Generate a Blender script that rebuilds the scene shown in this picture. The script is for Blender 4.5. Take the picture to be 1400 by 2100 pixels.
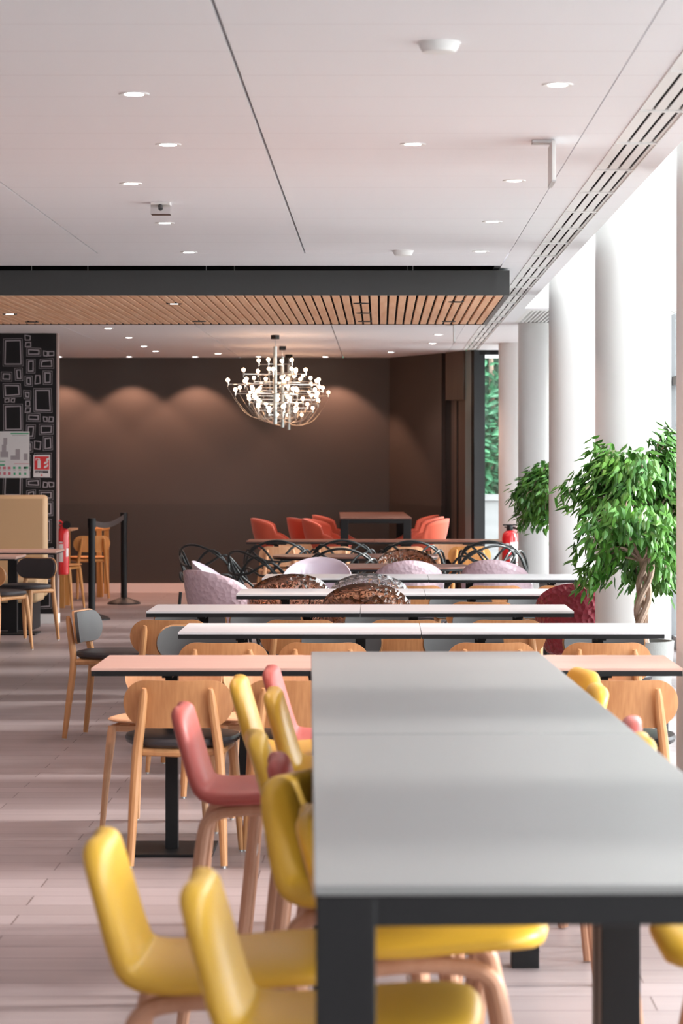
import bpy, math, random
from mathutils import Vector, Matrix
random.seed(7)
PI = math.pi
C = bpy.context.scene.collection
for o in list(bpy.data.objects): bpy.data.objects.remove(o)
sc = bpy.context.scene

# ------------------------------------------------------------------ camera
F, HC, VX, VY = 5600.0, 1.53, 781.0, 945.0          # focal px (of 1400x2100), eye height, vanishing point
cam = bpy.data.cameras.new('camera'); co = bpy.data.objects.new('camera', cam); C.objects.link(co)
co.location = (0, 0, HC); co.rotation_euler = (PI/2, 0, 0)
cam.sensor_fit = 'VERTICAL'; cam.sensor_height = 36; cam.sensor_width = 24
cam.lens = F/2100*36
cam.shift_x = -(VX-700)/2100; cam.shift_y = -(1050-VY)/2100
cam.clip_start = .1; cam.clip_end = 200
cam.dof.use_dof = True; cam.dof.focus_distance = 14.5; cam.dof.aperture_fstop = 6.6
sc.camera = co
# ------------------------------------------------------------------ exposure, world, sun
sc.view_settings.view_transform = 'Standard'; sc.view_settings.look = 'None'
sc.view_settings.gamma = 1; sc.view_settings.use_curve_mapping = False
sc.view_settings.exposure = 1.32
w = bpy.data.worlds.new('world'); sc.world = w; w.use_nodes = True
bg = w.node_tree.nodes['Background']; bg.inputs[0].default_value = (.93, .965, 1.0, 1); bg.inputs[1].default_value = 4.6
sun = bpy.data.lights.new('sun', 'SUN'); sun.energy = 3.2; sun.angle = math.radians(8); sun.color = (1, .97, .93)
so = bpy.data.objects.new('sun', sun); C.objects.link(so)
so.rotation_euler = Vector((1.0, .05, .48)).to_track_quat('Z', 'Y').to_euler()
SPOT = 19.0; WASH = 34.0; BULB = 9.0

def portal(loc, rot, sx, sy):
    l = bpy.data.lights.new('window_portal', 'AREA'); l.shape = 'RECTANGLE'; l.size = sx; l.size_y = sy
    l.cycles.is_portal = True
    o = bpy.data.objects.new('window_portal', l); C.objects.link(o); o.location = loc; o.rotation_euler = rot
portal((2.42, 12, 1.7), (0, PI/2, 0), 3.3, 36)        # faces -X

# ------------------------------------------------------------------ materials
def mat(name, col, rough=.5, metal=0, spec=.5, noise=None, coat=0, emis=None, trans=0, bump=None, ior=1.5, sheen=0):
    m = bpy.data.materials.new(name); m.use_nodes = True; nt = m.node_tree; b = nt.nodes['Principled BSDF']
    b.inputs['Base Color'].default_value = (*col, 1); b.inputs['Roughness'].default_value = rough
    b.inputs['Metallic'].default_value = metal; b.inputs['Specular IOR Level'].default_value = spec
    b.inputs['Coat Weight'].default_value = coat; b.inputs['Transmission Weight'].default_value = trans
    b.inputs['IOR'].default_value = ior; b.inputs['Sheen Weight'].default_value = sheen
    if emis: b.inputs['Emission Color'].default_value = (*emis[0], 1); b.inputs['Emission Strength'].default_value = emis[1]
    tc = nt.nodes.new('ShaderNodeTexCoord')
    if noise:   # (scale xyz, colour2)
        mp = nt.nodes.new('ShaderNodeMapping'); mp.inputs['Scale'].default_value = noise[0]
        n = nt.nodes.new('ShaderNodeTexNoise'); n.inputs['Scale'].default_value = 1; n.inputs['Detail'].default_value = 4
        r = nt.nodes.new('ShaderNodeValToRGB'); r.color_ramp.elements[0].position = .35; r.color_ramp.elements[1].position = .68
        r.color_ramp.elements[0].color = (*col, 1); r.color_ramp.elements[1].color = (*noise[1], 1)
        L = nt.links.new; L(tc.outputs['Object'], mp.inputs[0]); L(mp.outputs[0], n.inputs[0]); L(n.outputs[0], r.inputs[0]); L(r.outputs[0], b.inputs['Base Color'])
    if bump:    # (kind, scale, strength, distance)
        if bump[0] == 'noise': t = nt.nodes.new('ShaderNodeTexNoise'); out = t.outputs[0]
        else: t = nt.nodes.new('ShaderNodeTexVoronoi'); out = t.outputs[0]
        t.inputs['Scale'].default_value = bump[1]
        bp = nt.nodes.new('ShaderNodeBump'); bp.inputs['Strength'].default_value = bump[2]; bp.inputs['Distance'].default_value = bump[3]
        nt.links.new(tc.outputs['Object'], t.inputs[0]); nt.links.new(out, bp.inputs['Height']); nt.links.new(bp.outputs[0], b.inputs['Normal'])
    return m
oak = mat('oak', (.46, .205, .08), .42, noise=((70, 70, 4), (.56, .275, .115)))
oak_solid = mat('oak_solid', (.53, .25, .10), .4, noise=((40, 40, 5), (.60, .31, .135)))
oak_pale = mat('oak_pale', (.64, .34, .18), .4, noise=((60, 60, 5), (.70, .41, .235)))
beech = mat('beech_bent', (.50, .25, .15), .42, noise=((40, 40, 5), (.56, .30, .19)))
orange_wood = mat('orange_wood', (.62, .27, .07), .4, noise=((40, 40, 5), (.70, .34, .11)))
pad_grey = mat('grey_leather', (.082, .081, .083), .45, bump=('noise', 300, .15, .002))
pad_dark = mat('dark_leather', (.035, .032, .036), .4, bump=('noise', 300, .15, .002))
yellow = mat('yellow_upholstery', (.70, .40, .04), .38, bump=('noise', 420, .1, .001))
rose = mat('rose_upholstery', (.42, .08, .065), .45, bump=('noise', 420, .1, .001))
orange = mat('orange_upholstery', (.62, .10, .05), .7, sheen=.2)
top_grey = mat('grey_laminate', (.215, .215, .213), .36, bump=('noise', 500, .04, .001))
top_white = mat('white_laminate', (.64, .625, .64), .36)
top_rose = mat('rose_wood_laminate', (.60, .37, .30), .35, noise=((2, 30, 30), (.66, .43, .36)))
top_brown = mat('brown_wood_laminate', (.20, .085, .06), .3, noise=((2, 30, 30), (.26, .12, .085)))
black = mat('black_metal', (.009, .009, .010), .5, spec=.3)
black2 = mat('black_plastic', (.008, .008, .009), .45, spec=.3)
loopm = mat('charcoal_plastic', (.02, .024, .025), .28)
chrome = mat('chrome', (.75, .75, .75), .12, metal=1)
steel = mat('satin_steel', (.55, .55, .55), .4, metal=1)
white_paint = mat('white_paint', (.80, .80, .79), .55)
column_m = mat('column_paint', (.78, .775, .765), .5)
ceil_back = mat('ceiling_void', (.40, .39, .40), .9)
void = mat('void_black', (.006, .006, .007), .9)
raft_m = mat('raft_grey', (.05, .051, .052), .4)
slat_m = mat('slat_wood', (.80, .43, .24), .6, spec=.25, noise=((25, 1.4, 25), (.88, .54, .34)))
wall_dark = mat('brown_wall_paint', (.060, .047, .041), .6, bump=('noise', 60, .05, .002))
dado_dark = mat('brown_dado_paint', (.049, .039, .034), .5)
wall_light = mat('left_wall_paint', (.55, .48, .46), .7)
skirt = mat('skirting_paint', (.80, .66, .61), .5)
wallpaper = mat('wallpaper_black', (.010, .009, .010), .6, spec=.3)
print_grey = mat('wallpaper_print', (.36, .32, .34), .6)
beige = mat('beige_leather', (.60, .40, .22), .45, bump=('noise', 200, .05, .001))
red = mat('red_enamel', (.62, .015, .02), .25, coat=.4)
label_w = mat('paper_white', (.72, .70, .70), .6)
sign_red = mat('sign_red', (.68, .035, .04), .5); sign_green = mat('sign_green', (.03, .36, .17), .5); ink = mat('ink', (.06, .06, .07), .6)
pale_ink = mat('pale_grey_ink', (.36, .32, .34), .6); pink_ink = mat('pink_ink', (.60, .15, .2), .6)
lilac = mat('lilac_plastic', (.62, .46, .52), .25, coat=.3, bump=('voronoi', 36, .8, .006))
lilac_white = mat('lilac_white_plastic', (.72, .62, .72), .18, coat=.5)
burg = mat('burgundy_plastic', (.24, .022, .04), .35, bump=('voronoi', 36, 1, .012))
amber = mat('amber_glass', (.50, .24, .14), .03, trans=.95, bump=('voronoi', 26, .9, .012))
smoke_clear = mat('clear_glass', (.85, .80, .80), .03, trans=.95, bump=('voronoi', 26, .9, .012))
leaf_m = mat('ficus_leaf', (.04, .155, .022), .38, noise=((9, 9, 9), (.11, .30, .035)))
leaf_m.node_tree.nodes['Principled BSDF'].inputs['Subsurface Weight'].default_value = 0
bark = mat('bark', (.30, .21, .16), .8, noise=((20, 20, 12), (.50, .38, .30)))
soil = mat('soil', (.03, .02, .015), .95)
pot_grey = mat('grey_pot', (.22, .225, .22), .7, bump=('noise', 60, .3, .003))
bush_m = mat('garden_leaf', (.012, .075, .036), .5, noise=((2, 2, 2), (.04, .17, .075)))
bush_core = mat('garden_dark', (.018, .06, .035), .9)
concrete = mat('concrete', (.13, .135, .135), .85, noise=((1, 1, 12), (.17, .175, .175)))
teal = mat('teal_frame', (.19, .25, .25), .3)
brown_d = mat('brown_panel', (.085, .058, .045), .5, noise=((20, 20, 2), (.10, .068, .053)))
frame_grey = mat('window_frame_grey', (.14, .145, .15), .4)
lamp_e = mat('lamp_glow', (1, 1, 1), .5, emis=((1, .93, .88), 9))
bulb_e = mat('bulb_glow', (1, .9, .75), .3, emis=((1, .58, .34), BULB))
brass = mat('pale_metal', (.62, .60, .55), .2, metal=1)
tape_m = mat('belt_webbing', (.06, .048, .046), .7)
ground_m = mat('paving', (.42, .42, .41), .9)

def glass_mat():
    m = bpy.data.materials.new('window_glass'); m.use_nodes = True; nt = m.node_tree; nt.nodes.clear()
    o = nt.nodes.new('ShaderNodeOutputMaterial'); mx = nt.nodes.new('ShaderNodeMixShader')
    t = nt.nodes.new('ShaderNodeBsdfTransparent'); t.inputs[0].default_value = (.955, .965, .96, 1)
    g = nt.nodes.new('ShaderNodeBsdfGlossy'); g.inputs['Roughness'].default_value = .02
    mx.inputs[0].default_value = .06
    nt.links.new(t.outputs[0], mx.inputs[1]); nt.links.new(g.outputs[0], mx.inputs[2]); nt.links.new(mx.outputs[0], o.inputs[0])
    return m
glass = glass_mat()

def ceiling_mat():
    m = mat('ceiling_panels', (.84, .84, .865), .6); nt = m.node_tree; b = nt.nodes['Principled BSDF']
    tc = nt.nodes.new('ShaderNodeTexCoord'); sp = nt.nodes.new('ShaderNodeSeparateXYZ'); nt.links.new(tc.outputs['Object'], sp.inputs[0])
    d = nt.nodes.new('ShaderNodeMath'); d.operation = 'DIVIDE'; d.inputs[1].default_value = .5; nt.links.new(sp.outputs[1], d.inputs[0])
    f = nt.nodes.new('ShaderNodeMath'); f.operation = 'FRACT'; nt.links.new(d.outputs[0], f.inputs[0])
    c = nt.nodes.new('ShaderNodeMath'); c.operation = 'LESS_THAN'; c.inputs[1].default_value = .012; nt.links.new(f.outputs[0], c.inputs[0])
    mx = nt.nodes.new('ShaderNodeMix'); mx.data_type = 'RGBA'; mx.inputs[6].default_value = (.84, .84, .865, 1); mx.inputs[7].default_value = (.70, .665, .69, 1)
    nt.links.new(c.outputs[0], mx.inputs[0]); nt.links.new(mx.outputs[2], b.inputs['Base Color'])
    return m
ceil_m = ceiling_mat()

def floor_mat():
    m = mat('plank_floor', (.5, .42, .41), .40, spec=.5); nt = m.node_tree; b = nt.nodes['Principled BSDF']; L = nt.links.new
    tc = nt.nodes.new('ShaderNodeTexCoord')
    br = nt.nodes.new('ShaderNodeTexBrick'); br.inputs['Scale'].default_value = 1; br.inputs['Brick Width'].default_value = 1.22; br.inputs['Row Height'].default_value = .2
    br.inputs['Mortar Size'].default_value = .003; br.inputs['Mortar Smooth'].default_value = .2; br.offset = .37; br.offset_frequency = 2
    br.inputs['Color1'].default_value = (.37, .305, .31, 1); br.inputs['Color2'].default_value = (.31, .25, .25, 1); br.inputs['Mortar'].default_value = (.13, .09, .085, 1)
    mp = nt.nodes.new('ShaderNodeMapping'); mp.inputs['Scale'].default_value = (1.5, 28, 1)
    n = nt.nodes.new('ShaderNodeTexNoise'); n.inputs['Detail'].default_value = 6; n.inputs['Scale'].default_value = 1
    mx = nt.nodes.new('ShaderNodeMix'); mx.data_type = 'RGBA'; mx.blend_type = 'MULTIPLY'; mx.inputs[0].default_value = .28
    L(tc.outputs['Object'], br.inputs[0]); L(tc.outputs['Object'], mp.inputs[0]); L(mp.outputs[0], n.inputs[0])
    L(br.outputs[0], mx.inputs[6]); L(n.outputs[0], mx.inputs[7]); L(mx.outputs[2], b.inputs['Base Color'])
    return m
floor_m = floor_mat()

# ------------------------------------------------------------------ mesh helpers
class MB:
    def __init__(s): s.v = []; s.f = []
    def add(s, vs, fs):
        k = len(s.v); s.v += [tuple(p) for p in vs]; s.f += [tuple(i+k for i in f) for f in fs]; return s
    def box(s, x0, x1, y0, y1, z0, z1):
        vs = [(x, y, z) for z in (z0, z1) for y in (y0, y1) for x in (x0, x1)]
        return s.add(vs, [(0, 2, 3, 1), (4, 5, 7, 6), (0, 1, 5, 4), (1, 3, 7, 5), (3, 2, 6, 7), (2, 0, 4, 6)])
    def prism(s, pts, z0, z1):
        n = len(pts)
        vs = [(p[0], p[1], z0) for p in pts]+[(p[0], p[1], z1) for p in pts]
        return s.add(vs, [tuple(range(n-1, -1, -1)), tuple(range(n, 2*n))]+[(i, (i+1) % n, (i+1) % n+n, i+n) for i in range(n)])
    def tube(s, pts, r, n=10, closed=False, flat=1.0):
        pts = [Vector(p) for p in pts]; m = len(pts)
        rs = r if isinstance(r, (list, tuple)) else [r]*m
        vs = []; up = None
        for i, p in enumerate(pts):
            if closed: t = pts[(i+1) % m]-pts[i-1]
            else: t = pts[min(i+1, m-1)]-pts[max(i-1, 0)]
            t.normalize()
            if up is None:
                a = Vector((0, 0, 1)) if abs(t.z) < .9 else Vector((1, 0, 0)); up = (a-t*a.dot(t)).normalized()
            else: up = (up-t*up.dot(t)).normalized()
            sd = t.cross(up)
            for k in range(n):
                q = 2*PI*k/n; vs.append(p+(up*math.cos(q)+sd*math.sin(q)*flat)*rs[i])
        fs = []
        for i in range(m if closed else m-1):
            j = (i+1) % m
            for k in range(n): l = (k+1) % n; fs.append((i*n+k, i*n+l, j*n+l, j*n+k))
        if not closed: fs += [tuple(range(n-1, -1, -1)), tuple((m-1)*n+k for k in range(n))]
        return s.add(vs, fs)
    def lathe(s, prof, n=32, c=(0, 0, 0)):
        m = len(prof); vs = [(c[0]+r*math.cos(2*PI*k/n), c[1]+r*math.sin(2*PI*k/n), c[2]+z) for r, z in prof for k in range(n)]
        fs = [(i*n+k, i*n+(k+1) % n, (i+1)*n+(k+1) % n, (i+1)*n+k) for i in range(m-1) for k in range(n)]
        fs += [tuple(range(n-1, -1, -1)), tuple((m-1)*n+k for k in range(n))]
        return s.add(vs, fs)
    def sphere(s, c, r, n=12, sz=1):
        return s.lathe([(max(1e-4, r*math.sin(PI*i/8)), -r*sz*math.cos(PI*i/8)) for i in range(9)], n, c)
    def build(s, name, m, parent=None, smooth=35, bevel=0, sub=0, rec=True):
        me = bpy.data.meshes.new(name); me.from_pydata(s.v, [], s.f)
        me.materials.append(m)
        if smooth:
            me.shade_smooth(); me.set_sharp_from_angle(angle=math.radians(smooth))
        if rec:
            import bmesh
            b = bmesh.new(); b.from_mesh(me); bmesh.ops.recalc_face_normals(b, faces=b.faces); b.to_mesh(me); b.free()
        o = bpy.data.objects.new(name, me); C.objects.link(o); o.parent = parent
        if bevel:
            q = o.modifiers.new('bevel', 'BEVEL'); q.width = bevel; q.segments = 2; q.limit_method = 'ANGLE'
        if sub:
            q = o.modifiers.new('sub', 'SUBSURF'); q.levels = sub; q.render_levels = sub
        return o
def bezier(pts, n=8):     # catmull-rom through pts
    P = [Vector(p) for p in pts]; P = [P[0]*2-P[1]]+P+[P[-1]*2-P[-2]]; out = []
    for i in range(1, len(P)-2):
        for k in range(n):
            t = k/n; a, b, c, d = P[i-1:i+3]
            out.append(.5*((2*b)+(c-a)*t+(2*a-5*b+4*c-d)*t*t+(3*b-a-3*c+d)*t*t*t))
    out.append(P[-2]); return out
def thing(name, label, cat, loc=(0, 0, 0), rz=0, group=None):
    o = bpy.data.objects.new(name, None); C.objects.link(o); o.empty_display_size = .1
    o.location = loc; o.rotation_euler = (0, 0, rz); o['label'] = label; o['category'] = cat
    if group: o['group'] = group
    return o
def tag(o, label, cat, group=None):
    o['label'] = label; o['category'] = cat
    if group: o['group'] = group
    return o
def struct(o): o['kind'] = 'structure'; return o
def kids(o): return list(o.children)
def dup(root, label, loc, rz=0, group=None):
    ch = {}
    def rec(o, p):
        c = o.copy(); C.objects.link(c)
        if p: c.parent = p
        for k in KIDS.get(o.name, []): rec(k, c)
        return c
    if root.name not in KIDS: index_kids(root)
    r = rec(root, None); r.location = loc; r.rotation_euler = (0, 0, rz); r['label'] = label
    if group: r['group'] = group
    return r
KIDS = {}
def index_kids(o):
    KIDS[o.name] = list(o.children)
    for k in KIDS[o.name]: index_kids(k)
PROTO = {}
def place(key, maker, label, loc, rz=0, group=None):
    if key not in PROTO:
        o = maker(); PROTO[key] = o; index_kids(o)
        o.location = loc; o.rotation_euler = (0, 0, rz); o['label'] = label
        if group: o['group'] = group
        return o
    return dup(PROTO[key], label, loc, rz, group)
def S(Y): return F/Y
def PX(px, Y): return (px-VX)*Y/F            # lateral position seen at pixel column px at depth Y

# ------------------------------------------------------------------ the setting
CE = 2.73
struct(MB().box(-9, 2.5, -4, 33, -.1, 0).build('floor', floor_m))
# ceiling panels with open joints
EX = [-9, -5.24, -4.04, -2.84, -1.64, -.44, .74]
def slabs(y0, y1, mb, g=.005):
    for a, b in zip(EX[:-1], EX[1:]): mb.box(a+g, b-g if b != .74 else b-.002, y0, y1, CE, CE+.03)
mb = MB(); slabs(-4, 15.8, mb); mb.box(-9, .735, 15.806, 16.8, CE, CE+.03); slabs(21.3, 31.9, mb)
mb.box(-9, -5.4, 16.8, 21.3, CE, CE+.03)
mb.box(.742, .882, -4, 31.9, CE, CE+.03); mb.box(1.045, 1.13, -4, 31.9, CE, CE+.03)
mb.box(1.13, 2.5, 21.5, 21.8, CE, CE+.03); mb.box(1.13, 2.5, 23.8, 31.9, CE, CE+.03); mb.box(1.13, 1.16, 21.8, 23.8, CE, CE+.03)
ce = struct(mb.build('ceiling', ceil_m))
struct(MB().box(-9, .745, -4, 15.9, CE+.06, CE+.09).box(-9, .745, 21.2, 31.9, CE+.06, CE+.09).build('ceiling', ceil_back))
struct(MB().box(-5.5, .745, 16.6, 21.4, 3.35, 3.4).box(-5.5, .745, 16.78, 16.8, CE+.03, 3.35).box(-5.5, .745, 21.3, 21.32, CE+.03, 3.35)
       .box(-5.42, -5.4, 16.8, 21.3, CE+.03, 3.35).box(.70, .735, 16.8, 21.3, CE, 3.35).build('ceiling', void))
struct(MB().box(.8, 1.13, -4, 31.9, CE+.2, CE+.25).box(.84, .86, -4, 31.9, CE+.03, CE+.2).box(1.07, 1.09, -4, 31.9, CE+.03, CE+.2).build('ceiling', void))
struct(MB().box(1.10, 1.13, -4, 31.9, CE+.03, 4.6).box(1.1, 2.5, -4, 31.9, 4.6, 4.65).box(1.13, 2.5, 21.5, 21.53, CE+.03, 4.6).build('ceiling', white_paint))
# side and rear walls
struct(MB().box(-9.1, -9, -4, 32, 0, CE).build('wall_side', wall_light))
struct(MB().box(-9, 2.5, -4.1, -4, 0, 4.6).build('wall_rear', white_paint))
# back wall, straight then angled forward to the window
P0, P1 = Vector((.10, 31.8)), Vector((1.03, 29.6))
def on_line(px):
    k = (px-VX)/F       # X = k*Y ; P0 + t (P1-P0)
    d = P1-P0; t = (k*P0.y-P0.x)/(d.x-k*d.y); return P0+d*t
def seg(mb, a, b, z0, z1, th0=0, th1=.15):
    d = (b-a).normalized(); n = Vector((-d.y, d.x))
    if n.y < 0: n = -n
    q = [a+n*th0, b+n*th0, b+n*th1, a+n*th1]
    return mb.prism([(p.x, p.y) for p in q], z0, z1)
a905, a920, a930, a957, a972, a978 = [on_line(x) for x in (905, 920, 930, 957, 971, 977)]
mb = MB().box(-9, .10, 31.8, 31.95, 1.03, CE); seg(mb, P0, a905, 1.03, CE)
wb = struct(mb.build('wall_back', wall_dark, smooth=0))
mb = MB().box(-9, .10, 31.79, 31.95, 0, 1.03); seg(mb, P0, a905, 0, 1.03, -.01)
struct(mb.build('wall_back', dado_dark, smooth=0))
mb = MB().box(-9, .09, 31.765, 31.79, 0, .105); seg(mb, P0+Vector((-.01, 0)), a905, 0, .105, -.035, -.01)
struct(mb.build('baseboard_back', skirt))
struct(seg(MB(), a905, a920, 0, CE, .05, .2).build('trim_1', void))
mb = MB(); seg(mb, a930, a957, 0, 2.2, 0, .1); dr = struct(mb.build('door_1', brown_d))
mb = MB(); m1 = a930+(a957-a930)*.25; seg(mb, m1, m1+(a957-a930)*.1, 0, 2.19, -.006, 0); mb.build('door_seam', void, dr)
struct(seg(MB(), a920, a957, 2.2, CE, -.04, .12).build('trim_2', brown_d))
struct(seg(MB(), a920, a930, 0, 2.2, .03, .15).build('trim_3', wall_dark))
struct(seg(MB(), a957, a972, 0, CE, -.02, .12).build('trim_4', teal))
# far window
x0 = a978.x; yw = P1.y
wf = struct(seg(MB(), a972, a978, 0, CE, -.03, .1).box(x0, 2.4, yw, yw+.06, 0, .08).box(x0, 2.4, yw, yw+.06, CE-.05, CE).box(1.75, 1.79, yw, yw+.06, .08, CE-.05).build('window_1', black))
MB().box(x0+.01, 2.4, yw+.025, yw+.031, .08, CE-.05).build('pane', glass, wf)
# right-hand glazing
k = 2
y = -3.9
while y < 29.5:
    fr = struct(MB().box(2.38, 2.46, y, y+.85, 0, 4.6).box(2.39, 2.45, y+.85, y+2.02, 0, .1).box(2.39, 2.45, y+.85, y+2.02, 2.15, 2.22).box(2.39, 2.45, y+.85, y+2.02, 4.5, 4.6).build('window_%d' % k, frame_grey))
    MB().box(2.415, 2.421, y+.85, y+2.02, .1, 2.15).build('pane', glass, fr); MB().box(2.415, 2.421, y+.85, y+2.02, 2.22, 4.5).build('pane', glass, fr)
    y += 2.025; k += 1
# partition with the printed wallpaper
PWY, PWR = 25.7, -3.05
pw = struct(MB().box(-7, PWR, PWY, PWY+.14, .09, CE).build('wall_left', wallpaper))
struct(MB().box(-7, PWR+.012, PWY-.012, PWY+.15, 0, .09).build('baseboard_left', white_paint))
struct(MB().box(PWR-.004, PWR+.008, PWY-.004, PWY+.144, .09, CE).build('edge_light_strip', mat('edge_light_paint', (.35, .26, .24), .5)))  # pinkish strip: light on the partition's side edge, put into the colour
R = [(20,105,145,280),(170,165,258,218),(272,185,305,218),(308,185,342,218),(165,235,225,325),(250,235,340,300),
     (95,290,145,375),(5,320,75,375),(270,310,335,400),(158,345,208,410),(220,340,258,395),(20,390,135,478),(215,418,330,572),(148,435,200,492),(160,500,195,535),(160,542,195,575),(30,485,62,512),(68,485,98,512)]
mb = MB(); rr = random.Random(3)
def quadring(mb, q, t):      # q: 4 corners (x,z) ; t thickness
    cx = sum(p[0] for p in q)/4; cz = sum(p[1] for p in q)/4; yy = PWY-.0015
    inn = [(p[0]+(t if p[0] < cx else -t), p[1]+(t if p[1] < cz else -t)) for p in q]
    vs = [(p[0], yy, p[1]) for p in q]+[(p[0], yy, p[1]) for p in inn]
    mb.add(vs, [(i, (i+1) % 4, (i+1) % 4+4, i+4) for i in range(4)])
for rep in range(-1, 6):
    for hx in range(0, 9):
        for (x1, y1, x2, y2) in R:
            if hx and x1 > 345: continue
            zz = lambda v: HC+(VY-(660+(v+rep*415)/3.089))/217.6
            xx = lambda v: PWR-(360-v)/3.089/217.6-hx*.515
            j = lambda: rr.uniform(-.006, .006)
            if zz(y1) > CE-.01 or zz(y2) < .11: continue
            big = min(x2-x1, y2-y1) > 45
            q = [(xx(x1)+j(), zz(y2)+j()), (xx(x2)+j(), zz(y2)+j()), (xx(x2)+j(), zz(y1)+j()), (xx(x1)+j(), zz(y1)+j())]
            if big:
                quadring(mb, q, .0035)
                i = .015; q2 = [(q[0][0]+i, q[0][1]+i), (q[1][0]-i, q[1][1]+i), (q[2][0]-i, q[2][1]-i), (q[3][0]+i, q[3][1]-i)]
                quadring(mb, q2, .011)
            else: quadring(mb, q, .009)
mb.build('wallpaper_print', print_grey, pw, smooth=0, rec=False)

# columns
cl = ['white round column cut off by the right edge of the photo', 'widest white round column, behind the large ficus tree', 'second widest white round column, behind the small ficus tree',
      'third white round column, partly hidden by the small ficus', 'narrowest white round column, beside the far window and fire extinguisher']
COLY = [11.09, 15.3, 19.53, 23.9, 27.9]
for i, (yy, l) in enumerate(zip(COLY, cl)):
    cc = thing('round_column', l, 'column', (1.412, yy, 0), 0, 'white columns along the windows')
    h = 4.6 if yy < 21.5 else CE
    MB().lathe([(.212, .0), (.212, h)], 64).build('shaft', column_m, cc); MB().lathe([(.216, 0), (.216, .06)], 64).build('base_ring', steel, cc)
# outside
struct(MB().box(-10, 30, 33, 60, -.3, -.1).box(2.5, 30, -10, 33, -.3, -.1).build('ground', ground_m))
tag(MB().box(-2, 9, 38, 38.3, -.1, .98).box(-2, 9, 37.95, 38.35, .98, 1.06).build('retaining_wall', concrete), 'pale concrete garden wall below the shrubs outside the far window', 'wall')
def leaf(mb, p, d, up, L, W, fold=.15):
    d = d.normalized(); s = d.cross(up)
    if s.length < .01: s = Vector((1, 0, 0))
    s.normalize(); n = s.cross(d).normalized()
    a, b, c = p, p+d*L*.45, p+d*L
    mb.add([a, p+d*L*.25+s*W*.42-n*fold*W, p+d*L*.6+s*W*.36-n*fold*W, c-n*L*.12, p+d*L*.6-s*W*.36-n*fold*W, p+d*L*.25-s*W*.42-n*fold*W, p+d*L*.28, p+d*L*.6],
           [(0, 6, 1), (1, 6, 7, 2), (2, 7, 3), (0, 5, 6), (5, 4, 7, 6), (4, 3, 7)])
bx = [(1.1, 39.3, 1.7, .75, 'low dark green shrub above the garden wall outside'), (1.6, 39.9, 3.4, 1.0, 'tall bright green shrub filling the top of the far window'), (2.4, 39.2, 2.1, .8, 'rounded shrub outside, behind the columns'), (.3, 39.8, 2.9, 1.0, 'tall shrub outside hidden behind the brown back wall')]
for (cx, cy, cz, r, l) in bx:
    b = thing('garden_shrub', l, 'shrub', (cx, cy, -.1), 0, 'shrubs outside the far window')
    MB().tube([(0, 0, 0), (.05, .05, cz*.5), (0, 0, cz)], [.06, .05, .03]).build('stem', bark, b)
    mb = MB(); g = random.Random(int(cx*100))
    for i in range(1500):
        v = Vector((g.gauss(0, 1), g.gauss(0, 1), g.gauss(0, 1))).normalized()*(g.uniform(.55, 1.05))
        p = Vector((v.x*r, v.y*r*.7, cz+v.z*r*1.25))
        leaf(mb, p, Vector((v.x+g.uniform(-1, 1), v.y-.3, v.z*.3-g.uniform(0, .8))), Vector((g.uniform(-.3, .3), -.5, 1)), g.uniform(.12, .24), g.uniform(.07, .12))
    mb.build('foliage', bush_m, b, smooth=0, rec=False)
struct(MB().box(-2, 9, 41, 41.2, 0, 6).build('hedge_backdrop', bush_core))  # dark green sheet added behind the shrubs to stand in for denser hedge

# ------------------------------------------------------------------ slatted raft
RY0, RY1, RX1, RB = 17.0, 20.7, .80, 2.56
raft = thing('slatted_ceiling_raft', 'dark grey hanging ceiling raft with a wooden slatted underside', 'ceiling panel', (0, 0, RB))
MB().box(-5.3, RX1, RY0, RY0+.03, 0, .155).box(-5.3, RX1, RY1-.03, RY1, 0, .155).box(RX1-.03, RX1, RY0+.03, RY1-.03, 0, .155).box(-5.3, -5.27, RY0+.03, RY1-.03, 0, .155).build('frame', raft_m, raft)
mb = MB(); x = RX1-.035
while x > -5.25:
    mb.box(x-.046, x, RY0+.03, RY1-.03, .004, .022); x -= .0605
mb.build('slats', slat_m, raft, bevel=.002)
mb = MB(); y = RY0+.1
while y < RY1-.05:
    mb.box(-5.26, RX1-.035, y, y+.02, .024, .05); y += .16
mb.build('battens', mat('batten', (.03, .028, .03), .5, spec=.3), raft)
MB().box(-5.26, RX1-.035, RY0+.03, RY1-.03, .10, .12).build('backing', void, raft)
for xx in (-4.5, -2.9, -2.2, -1.1, 0.2):
    for yy in (RY0+.2, RY1-.2): MB().tube([(xx, yy, .12), (xx, yy, .79)], .003, 6).build('hanging_wire', steel, raft)
def make_spot():
    t = thing('raft_spotlight', '', 'spotlight')
    MB().lathe([(.028, .0), (.05, -.003), (.052, .0), (.052, .006), (.028, .006)], 24).build('trim_ring', black, t)
    MB().lathe([(.027, -.001), (.027, .004)], 20).build('lens', pad_dark, t)
    return t
def make_spot_lit():
    t = thing('raft_spotlight', '', 'spotlight')
    MB().lathe([(.028, .0), (.05, -.003), (.052, .0), (.052, .006), (.028, .006)], 24).build('trim_ring', black, t)
    MB().lathe([(.027, -.002), (.027, .004)], 20).build('lens', lamp_e, t)
    return t
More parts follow.
